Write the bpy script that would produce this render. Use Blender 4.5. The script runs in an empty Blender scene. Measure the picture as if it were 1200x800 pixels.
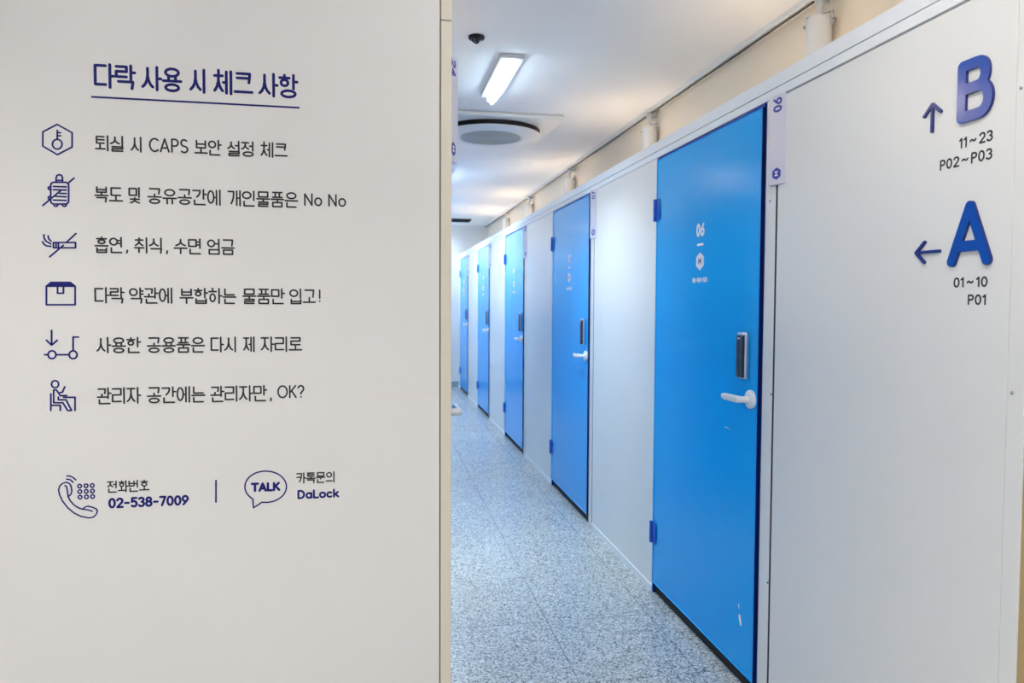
import bpy, bmesh, math, random
from mathutils import Vector, Matrix
random.seed(7)
SC = bpy.context.scene
COL = SC.collection
PI = math.pi

# ------------------------------------------------------------------ camera, world, exposure
EYE = 1.41
cd = bpy.data.cameras.new('camera'); cam = bpy.data.objects.new('camera', cd); COL.objects.link(cam)
cr = Vector((0.98348584, -0.18092411, 0.00469868)); cu = Vector((0.00259834, 0.04007386, 0.99919334))
cb = -Vector((0.18096646, 0.98268029, -0.03988218))
cam.matrix_world = Matrix(((cr.x, cu.x, cb.x, 0), (cr.y, cu.y, cb.y, 0), (cr.z, cu.z, cb.z, EYE), (0, 0, 0, 1)))
cd.sensor_width = 36; cd.lens = 36 * 855.07 / 1200; cd.shift_y = -12.37 / 1200; cd.clip_start = 0.02
cd.dof.use_dof = True; cd.dof.focus_distance = 2.1; cd.dof.aperture_fstop = 5.0
SC.camera = cam
SC.view_settings.view_transform = 'Standard'; SC.view_settings.look = 'None'
SC.view_settings.gamma = 1; SC.view_settings.use_curve_mapping = False
SC.view_settings.exposure = 0.07
w = bpy.data.worlds.new('world'); SC.world = w; w.use_nodes = True
w.node_tree.nodes['Background'].inputs[0].default_value = (0.8, 0.85, 1, 1)
w.node_tree.nodes['Background'].inputs[1].default_value = 0.05
E_COOL = 10.0        # radiance of the corridor batten lenses
E_LOBBY = 18.0       # radiance of the lobby batten lenses
C_COOL = (0.74, 0.89, 1.0); C_LOBBY = (1.0, 0.965, 0.925); C_WARM = (1.0, 0.76, 0.50)
P_LEFT = 16.0; P_SPOT = 190.0        # watts of each track spot
P_COOL = 13.0; P_LOBBY = 13.8   # watts thrown down by one corridor / lobby batten

# ------------------------------------------------------------------ materials
def mat(name, rgb, rough=0.5, metal=0.0, coat=0.0, emit=None, var=0.0, vscale=3.0, spec=0.5):
    m = bpy.data.materials.new(name); m.use_nodes = True
    nt = m.node_tree; b = nt.nodes['Principled BSDF']
    b.inputs['Base Color'].default_value = (*rgb, 1); b.inputs['Roughness'].default_value = rough
    b.inputs['Metallic'].default_value = metal; b.inputs['Coat Weight'].default_value = coat
    b.inputs['Specular IOR Level'].default_value = spec
    if emit:
        b.inputs['Emission Color'].default_value = (*emit[0], 1); b.inputs['Emission Strength'].default_value = emit[1]
    if var:
        tc = nt.nodes.new('ShaderNodeTexCoord'); n = nt.nodes.new('ShaderNodeTexNoise'); n.inputs['Scale'].default_value = vscale
        n.inputs['Detail'].default_value = 4
        r = nt.nodes.new('ShaderNodeMapRange'); r.inputs['To Min'].default_value = rough - var; r.inputs['To Max'].default_value = rough + var
        nt.links.new(tc.outputs['Object'], n.inputs['Vector']); nt.links.new(n.outputs['Fac'], r.inputs['Value'])
        nt.links.new(r.outputs['Result'], b.inputs['Roughness'])
        mx = nt.nodes.new('ShaderNodeMixRGB'); mx.inputs[1].default_value = (*[c * 0.97 for c in rgb], 1); mx.inputs[2].default_value = (*[min(1, c * 1.03) for c in rgb], 1)
        nt.links.new(n.outputs['Fac'], mx.inputs[0]); nt.links.new(mx.outputs[0], b.inputs['Base Color'])
    return m

M = {}
M['panel'] = mat('white_coated_panel', (0.845, 0.835, 0.81), 0.34, var=0.04, vscale=2)
M['front'] = mat('white_front_panel', (0.80, 0.775, 0.765), 0.36, var=0.04, vscale=2)
M['strip'] = mat('cream_corner_strip', (0.74, 0.68, 0.58), 0.4)
M['fascia'] = mat('white_fascia', (0.90, 0.92, 0.94), 0.4)
M['ceiling'] = mat('ceiling_paint', (0.91, 0.92, 0.94), 0.85, var=0.03)
M['plaster'] = mat('white_plaster', (0.84, 0.84, 0.84), 0.8, var=0.03)
M['tan'] = mat('tan_paint', (0.90, 0.81, 0.68), 0.75, var=0.03)
M['board'] = mat('tan_board', (0.50, 0.36, 0.17), 0.6, var=0.05)
M['blue'] = mat('blue_door_paint', (0.0, 0.41, 0.97), 0.20, spec=0.25)
M['blue_frame'] = mat('shaded_blue_frame', (0.0, 0.035, 0.30), 0.4, spec=.2)  # blue darkened to navy for the shade in the recessed jamb
M['edge_shade'] = mat('navy_edge_shade', (0.0, 0.010, 0.12), 0.5, spec=.2)  # shade of the handle-side door gap, put into the colour
M['blue_hinge'] = mat('blue_hinge_paint', (0.0, 0.09, 0.58), 0.35)
M['dark'] = mat('dark_threshold', (0.018, 0.014, 0.012), 0.7)
M['gap'] = mat('dark_gap', (0.03, 0.03, 0.035), 0.8)  # near-black standing in for the shade inside open gaps
M['white_plastic'] = mat('white_plastic', (0.86, 0.87, 0.88), 0.3)
M['sign'] = mat('lilac_white_acrylic', (0.66, 0.66, 0.78), 0.35)
M['sign_blue'] = mat('sign_blue', (0.012, 0.035, 0.36), 0.4)
M['sticker'] = mat('white_sticker', (0.9, 0.9, 0.9), 0.5)
M['navy'] = mat('navy_vinyl', (0.006, 0.008, 0.15), 0.55, spec=.3)
M['ink'] = mat('charcoal_vinyl', (0.030, 0.030, 0.036), 0.55, spec=.3)
M['acrylic'] = mat('blue_acrylic', (0.010, 0.075, 0.42), 0.20)
M['acrylic_navy'] = mat('navy_acrylic', (0.015, 0.03, 0.22), 0.3)
M['black_gloss'] = mat('black_gloss', (0.012, 0.014, 0.025), 0.16)
M['chrome'] = mat('satin_chrome', (0.62, 0.62, 0.68), 0.25, metal=0.9)
M['black'] = mat('black_plastic', (0.008, 0.008, 0.010), 0.6, spec=.2)
M['metal_white'] = mat('white_enamel', (0.80, 0.81, 0.82), 0.35)
M['steel'] = mat('grey_steel', (0.30, 0.30, 0.31), 0.35, metal=0.8)
M['housing'] = mat('batten_housing', (0.62, 0.65, 0.68), 0.5)
M['grille'] = mat('grey_grille', (0.42, 0.46, 0.48), 0.6)
M['teal'] = mat('grey_teal_skirting', (0.28, 0.40, 0.44), 0.5)
M['lens_cool'] = mat('cool_lens', (0.9, 0.9, 0.9), 0.5, emit=(C_COOL, E_COOL))
M['lens_lobby'] = mat('lobby_lens', (0.9, 0.9, 0.9), 0.5, emit=(C_LOBBY, E_LOBBY))
M['lens_warm'] = mat('warm_lens', (0.9, 0.85, 0.8), 0.5, emit=((1.0, 0.88, 0.76), 60.0))

def floor_material():
    m = bpy.data.materials.new('terrazzo_tiles'); m.use_nodes = True; nt = m.node_tree; L = nt.links
    b = nt.nodes['Principled BSDF']; tc = nt.nodes.new('ShaderNodeTexCoord')
    v = nt.nodes.new('ShaderNodeTexVoronoi'); v.inputs['Scale'].default_value = 185; L.new(tc.outputs['Object'], v.inputs['Vector'])
    sp = nt.nodes.new('ShaderNodeSeparateColor'); L.new(v.outputs['Color'], sp.inputs[0])
    cr_ = nt.nodes.new('ShaderNodeValToRGB'); e = cr_.color_ramp; e.interpolation = 'LINEAR'
    e.elements[0].position = 0; e.elements[0].color = (0.10, 0.125, 0.135, 1)
    e.elements[1].position = 1; e.elements[1].color = (0.80, 0.82, 0.80, 1)
    for p, c in ((0.18, (0.19, 0.215, 0.225)), (0.35, (0.40, 0.43, 0.44)), (0.75, (0.56, 0.595, 0.60)), (0.88, (0.70, 0.73, 0.73))):
        q = e.elements.new(p); q.color = (*c, 1)
    L.new(sp.outputs[0], cr_.inputs[0])
    # joints of the square tiles
    br = nt.nodes.new('ShaderNodeTexBrick'); br.offset = 0; br.squash = 1
    br.inputs['Scale'].default_value = 1; br.inputs['Brick Width'].default_value = 0.467; br.inputs['Row Height'].default_value = 0.527
    br.inputs['Mortar Size'].default_value = 0.0022; br.inputs['Mortar Smooth'].default_value = 0.3
    br.inputs['Color1'].default_value = (0.94, 0.94, 0.94, 1); br.inputs['Color2'].default_value = (1.04, 1.04, 1.04, 1); br.inputs['Mortar'].default_value = (0.45, 0.45, 0.45, 1)
    mp = nt.nodes.new('ShaderNodeMapping'); mp.inputs['Location'].default_value = (-0.266 + 0.467, -3.085 + 6 * 0.527, 0)
    L.new(tc.outputs['Object'], mp.inputs['Vector']); L.new(mp.outputs['Vector'], br.inputs['Vector'])
    mx = nt.nodes.new('ShaderNodeMixRGB'); mx.blend_type = 'MULTIPLY'; mx.inputs[0].default_value = 1
    L.new(cr_.outputs[0], mx.inputs[1]); L.new(br.outputs['Color'], mx.inputs[2]); L.new(mx.outputs[0], b.inputs['Base Color'])
    n = nt.nodes.new('ShaderNodeTexNoise'); n.inputs['Scale'].default_value = 2.5; n.inputs['Detail'].default_value = 5
    L.new(tc.outputs['Object'], n.inputs['Vector'])
    r = nt.nodes.new('ShaderNodeMapRange'); r.inputs['To Min'].default_value = 0.22; r.inputs['To Max'].default_value = 0.28
    L.new(n.outputs['Fac'], r.inputs['Value']); L.new(r.outputs['Result'], b.inputs['Roughness'])
    return m
M['floor'] = floor_material()

# ------------------------------------------------------------------ helpers
def obj(name, bm, m, parent=None, smooth=None):
    me = bpy.data.meshes.new(name); bmesh.ops.recalc_face_normals(bm, faces=bm.faces[:]) if smooth != 'raw' else None
    bm.to_mesh(me); bm.free(); me.materials.append(M[m] if isinstance(m, str) else m)
    if isinstance(smooth, (int, float)) and not isinstance(smooth, bool):
        me.polygons.foreach_set('use_smooth', [True] * len(me.polygons)); me.set_sharp_from_angle(angle=math.radians(smooth))
    o = bpy.data.objects.new(name, me); COL.objects.link(o)
    if parent: o.parent = parent
    return o
def empty(name, loc=(0, 0, 0)):
    o = bpy.data.objects.new(name, None); o.empty_display_size = 0.1; o.location = loc; COL.objects.link(o); return o
def tag(o, label=None, cat=None, group=None, kind=None):
    if label: o['label'] = label
    if cat: o['category'] = cat
    if group: o['group'] = group
    if kind: o['kind'] = kind
    return o
def copy_tree(o, parent=None):
    c = o.copy(); COL.objects.link(c)
    if parent: c.parent = parent
    for ch in list(o.children): copy_tree(ch, c)
    return c
def box(bm, x0, x1, y0, y1, z0, z1, bev=0.0, seg=2):
    vs = [bm.verts.new((x, y, z)) for x in (x0, x1) for y in (y0, y1) for z in (z0, z1)]
    fs = [bm.faces.new([vs[i] for i in q]) for q in ((0, 1, 3, 2), (4, 6, 7, 5), (0, 4, 5, 1), (2, 3, 7, 6), (0, 2, 6, 4), (1, 5, 7, 3))]
    if bev:
        es = list({e for f in fs for e in f.edges}); bmesh.ops.bevel(bm, geom=es, offset=bev, segments=seg, affect='EDGES', profile=0.5)
def boxm(*a, **k):
    bm = bmesh.new(); box(bm, *a, **k); return bm
def lathe(bm, prof, origin, axis, n=32):
    """prof: (radius, distance along axis)."""
    ax = Vector(axis).normalized(); t = Vector((0, 0, 1)) if abs(ax.z) < 0.9 else Vector((1, 0, 0))
    a = ax.cross(t).normalized(); b = ax.cross(a); o = Vector(origin); rings = []
    for r, d in prof:
        if r < 1e-6: rings.append([bm.verts.new(o + ax * d)])
        else: rings.append([bm.verts.new(o + ax * d + (a * math.cos(2 * PI * i / n) + b * math.sin(2 * PI * i / n)) * r) for i in range(n)])
    for p, q in zip(rings, rings[1:]):
        for i in range(n):
            j = (i + 1) % n
            if len(p) == 1 and len(q) == 1: continue
            if len(p) == 1: bm.faces.new((p[0], q[i], q[j]))
            elif len(q) == 1: bm.faces.new((p[i], q[0], p[j]))
            else: bm.faces.new((p[i], q[i], q[j], p[j]))
def prism(bm, pts, extr):
    """closed polygon of 3-D points pushed along the vector extr."""
    e = Vector(extr); a = [bm.verts.new(Vector(p)) for p in pts]; b = [bm.verts.new(Vector(p) + e) for p in pts]
    n = len(a); bm.faces.new(a[::-1]); bm.faces.new(b)
    for i in range(n): bm.faces.new((a[i], a[(i + 1) % n], b[(i + 1) % n], b[i]))

class Plane:
    """a wall surface to stick lettering on: origin, reading direction u, up v."""
    def __init__(s, o, u, v):
        s.o = Vector(o); s.u = Vector(u).normalized(); s.v = Vector(v).normalized(); s.n = s.u.cross(s.v)
    def __call__(s, a, b, d=0.0): return s.o + s.u * a + s.v * b + s.n * d
NS = [0]
def stroke(bm, pl, pts, wd, th, seg=4, d0=0.0):
    r = wd / 2; lift = 6e-5 if th > .002 else 8e-6
    for k in range(len(pts) - 1):
        (x0, y0), (x1, y1) = pts[k], pts[k + 1]
        L = math.hypot(x1 - x0, y1 - y0)
        if L < 1e-7: continue
        an = math.atan2(y1 - y0, x1 - x0); P = []
        for i in range(seg + 1):
            t = an - PI / 2 + PI * i / seg; P.append((x1 + r * math.cos(t), y1 + r * math.sin(t)))
        for i in range(seg + 1):
            t = an + PI / 2 + PI * i / seg; P.append((x0 + r * math.cos(t), y0 + r * math.sin(t)))
        NS[0] += 1; prism(bm, [pl(a, b, d0) for a, b in P], pl.n * (th + (NS[0] % 23) * lift))

# ------------------------------------------------------------------ stroke lettering
def arc(cx, cy, rx, ry, a0, a1, n=10):
    return [(cx + rx * math.cos(math.radians(a0 + (a1 - a0) * i / n)), cy + ry * math.sin(math.radians(a0 + (a1 - a0) * i / n))) for i in range(n + 1)]
def ell(cx, cy, rx, ry, n=16): return arc(cx, cy, rx, ry, 0, 360, n)
LAT = {  # glyph: (advance, strokes) at cap height 1
 'C': (.66, [arc(.40, .5, .36, .5, 48, 312, 14)]),
 'A': (.70, [[(.04, 0), (.35, 1), (.66, 0)], [(.14, .3), (.56, .3)]]),
 'P': (.56, [[(.06, 0), (.06, 1), (.30, 1)] + arc(.30, .74, .22, .26, 90, -90, 8) + [(.06, .48)]]),
 'S': (.58, [arc(.29, .745, .23, .255, 40, 262, 8) + arc(.29, .245, .25, .245, 82, -140, 8)]),
 'N': (.70, [[(.06, 0), (.06, 1), (.62, 0), (.62, 1)]]),
 'o': (.60, [ell(.30, .33, .26, .33)]),
 'O': (.84, [ell(.42, .5, .38, .5)]),
 'K': (.62, [[(.06, 0), (.06, 1)], [(.54, 1), (.08, .42)], [(.22, .56), (.58, 0)]]),
 '?': (.52, [arc(.25, .74, .23, .26, 165, -60, 9) + [(.26, .38), (.26, .28)], [(.26, .02), (.26, .04)]]),
 'T': (.60, [[(.0, 1), (.6, 1)], [(.3, 1), (.3, 0)]]),
 'L': (.50, [[(.06, 1), (.06, 0), (.48, 0)]]),
 'D': (.70, [[(.06, 0), (.06, 1), (.28, 1)] + arc(.28, .5, .34, .5, 90, -90, 10) + [(.06, 0)]]),
 'a': (.60, [ell(.28, .33, .24, .33), [(.53, .66), (.53, 0)]]),
 'c': (.54, [arc(.30, .33, .25, .33, 50, 310, 10)]),
 'k': (.52, [[(.06, 0), (.06, 1)], [(.46, .66), (.08, .24)], [(.2, .38), (.5, 0)]]),
 'B': (.62, [[(.06, 0), (.06, 1), (.3, 1)] + arc(.3, .77, .2, .23, 90, -90, 8) + [(.06, .54)], [(.3, .54)] + arc(.32, .27, .24, .27, 90, -90, 8) + [(.06, 0)]]),
 'M': (.80, [[(.06, 0), (.06, 1), (.4, .35), (.74, 1), (.74, 0)]]),
 '0': (.62, [ell(.31, .5, .25, .5)]),
 '1': (.34, [[(.04, .8), (.24, 1), (.24, 0)]]),
 '2': (.60, [arc(.30, .72, .24, .28, 165, -35, 9) + [(.06, 0), (.56, 0)]]),
 '3': (.58, [arc(.28, .76, .22, .24, 150, -80, 8) + arc(.28, .27, .25, .27, 80, -150, 9)]),
 '4': (.64, [[(.44, 0), (.44, 1), (.04, .28), (.60, .28)]]),
 '5': (.58, [[(.52, 1), (.12, 1), (.09, .56)] + arc(.28, .32, .25, .32, 110, -140, 10)]),
 '6': (.60, [arc(.30, .31, .25, .31, 0, 360, 14), [(.48, 1), (.26, .72), (.08, .45), (.05, .31)]]),
 '7': (.56, [[(.04, 1), (.52, 1), (.2, 0)]]),
 '8': (.60, [ell(.30, .76, .21, .24, 12), ell(.30, .27, .25, .27, 14)]),
 '9': (.60, [arc(.30, .69, .25, .31, 0, 360, 14), [(.12, 0), (.34, .28), (.52, .55), (.55, .69)]]),
 '-': (.52, [[(.08, .46), (.42, .46)]]),
 '~': (.98, [[(.20, .44), (.28, .55), (.38, .58), (.48, .50), (.58, .43), (.68, .46), (.76, .58)]]),
 ',': (.2, [[(.12, .06), (.10, -.04), (.05, -.14)]]),
 '!': (.2, [[(.1, 1), (.1, .3)], [(.1, .02), (.1, .04)]]),
}
CHO = 'ㄱㄲㄴㄷㄸㄹㅁㅂㅃㅅㅆㅇㅈㅉㅊㅋㅌㅍㅎ'
JUNG = 'ㅏㅐㅑㅒㅓㅔㅕㅖㅗㅘㅙㅚㅛㅜㅝㅞㅟㅠㅡㅢㅣ'
JONG = ['', 'ㄱ', 'ㄲ', 'ㄳ', 'ㄴ', 'ㄵ', 'ㄶ', 'ㄷ', 'ㄹ', 'ㄺ', 'ㄻ', 'ㄼ', 'ㄽ', 'ㄾ', 'ㄿ', 'ㅀ', 'ㅁ', 'ㅂ', 'ㅄ', 'ㅅ', 'ㅆ', 'ㅇ', 'ㅈ', 'ㅊ', 'ㅋ', 'ㅌ', 'ㅍ', 'ㅎ']
SL = [(.5, .62), (.42, .34), (.24, .13), (0, 0)]
JAMO = {
 'ㄱ': [[(0, 1), (1, 1), (.97, .5), (.93, 0)]], 'ㄱv': [[(0, 1), (.95, 1), (.92, .62), (.78, .3), (.5, 0)]],
 'ㄴ': [[(0, 1), (0, 0), (1, 0)]], 'ㄷ': [[(1, 1), (0, 1), (0, 0), (1, 0)]],
 'ㄹ': [[(0, 1), (1, 1), (1, .52), (0, .52), (0, 0), (1, 0)]], 'ㅁ': [[(0, 1), (1, 1), (1, 0), (0, 0), (0, 1)]],
 'ㅂ': [[(0, 1), (0, 0), (1, 0), (1, 1)], [(0, .52), (1, .52)]],
 'ㅅ': [[(.5, 1)] + SL, [(.5, .6), (.58, .36), (.76, .14), (1, 0)]], 'ㅇ': [ell(.5, .5, .5, .5)],
 'ㅈ': [[(0, 1), (1, 1)], [(.5, 1)] + SL, [(.5, .6), (.58, .36), (.76, .14), (1, 0)]],
 'ㅊ': [[(.5, 1.12), (.5, .84)], [(0, .82), (1, .82)], [(.5, .82), (.46, .5), (.28, .2), (0, 0)], [(.5, .55), (.6, .3), (.78, .12), (1, 0)]],
 'ㅋ': [[(0, 1), (1, 1), (.97, .5), (.93, 0)], [(0, .5), (.97, .5)]],
 'ㅋv': [[(0, 1), (.95, 1), (.92, .62), (.78, .3), (.5, 0)], [(0, .56), (.9, .56)]],
 'ㅌ': [[(1, 1), (0, 1), (0, 0), (1, 0)], [(0, .52), (1, .52)]],
 'ㅍ': [[(0, 1), (1, 1)], [(0, 0), (1, 0)], [(.28, 1), (.28, 0)], [(.72, 1), (.72, 0)]],
 'ㅎ': [[(.5, 1.1), (.5, .86)], [(0, .82), (1, .82)], ell(.5, .31, .36, .31)],
}
def syl(ch):
    k = ord(ch) - 0xAC00; c = CHO[k // 588]; j = JUNG[k % 588 // 28]; f = JONG[k % 28]; S = []
    def put(key, x0, x1, y0, y1):
        for p in JAMO[key]: S.append([(x0 + (x1 - x0) * a, y0 + (y1 - y0) * b) for a, b in p])
    bot = .38 if f else 0
    if j in 'ㅏㅑㅓㅕㅣㅔㅐ':
        wide = j in 'ㅔㅐ'; right = j in 'ㅏㅑ'
        xv = .74 if right else .82
        cx1 = {'ㅏ': .52, 'ㅑ': .52, 'ㅣ': .60, 'ㅓ': .50, 'ㅕ': .54, 'ㅔ': .42, 'ㅐ': .42}[j]
        y0, y1 = (.50, .94) if f else (.12, .94)
        key = c + 'v' if c + 'v' in JAMO else c
        put(key, 0, cx1, y0, y1)
        ym = (bot + 1) / 2 if not f else .70
        if wide:
            S.append([(.62, bot + .02), (.62, .98)]); S.append([(.86, bot), (.86, 1)])
            S.append([(.46 if c != 'ㅇ' else .48, ym), (.62, ym)] if j == 'ㅔ' else [(.62, ym), (.86, ym)])
        else:
            S.append([(xv, bot), (xv, 1)])
            t = [ym] if j in 'ㅏㅓ' else [ym + .1, ym - .1] if j in 'ㅑㅕ' else []
            for y in t: S.append([(xv, y), (xv + .2, y)] if right else [(xv - .24, y), (xv, y)])
        if f: put(f, .10, .84, 0, .29)
    elif j in 'ㅗㅜㅛㅠㅡ':
        up = j in 'ㅗㅛ'; tx = [.46] if j in 'ㅗㅜ' else [.28, .64] if j in 'ㅛㅠ' else []
        if f:
            yb = {True: .43}.get(up, .50 if j != 'ㅡ' else .43)
            put(c, .12, .80, .64 if j != 'ㅡ' else .58, .97); S.append([(0, yb), (.92, yb)])
            for x in tx: S.append([(x, yb), (x, yb + .18 if up else yb - .15)])
            put(f, .12, .80, 0, .28)
        else:
            yb = .10 if up else .36 if j != 'ㅡ' else .12
            put(c, .12, .80, .46 if up else .54, .94); S.append([(0, yb), (.92, yb)])
            for x in tx: S.append([(x, yb), (x, yb + .32 if up else 0)])
    else:
        xv = .74 if j == 'ㅘ' else .84
        if f: put(c, .06, .54, .66, .94); yb, yt = .42, .60
        else: put(c, .06, .58, .50, .94); yb, yt = .12, .42
        if j == 'ㅟ': yb = .34
        S.append([(0, yb), (.64, yb)])
        if j in 'ㅘㅚ': S.append([(.3, yb), (.3, yt)])
        if j == 'ㅟ': S.append([(.3, yb), (.3, .04)])
        S.append([(xv, .34 if f else 0), (xv, 1)])
        if j == 'ㅘ': S.append([(xv, .66 if f else .5), (xv + .2, .66 if f else .5)])
        if f: put(f, .12, .86, 0, .24)
    return S
def word(bm, pl, text, x0, x1, z0, z1, wd, th=0.0005, track=.12):
    """lay text between x0 and x1, base z0 and cap height z1 on the surface pl."""
    G = []
    for ch in text:
        if ord(ch) >= 0xAC00: G.append((.94, syl(ch)))
        else: G.append(LAT[ch])
    tot = sum(g[0] for g in G) + track * (len(G) - 1)
    a0, a1, b0, b1 = x0 + wd / 2, x1 - wd / 2, z0 + wd / 2, z1 - wd / 2
    k = (a1 - a0) / tot; x = 0
    for adv, ss in G:
        for s in ss: stroke(bm, pl, [(a0 + (x + p[0]) * k, b0 + p[1] * (b1 - b0)) for p in s], wd, th)
        x += adv + track
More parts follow.
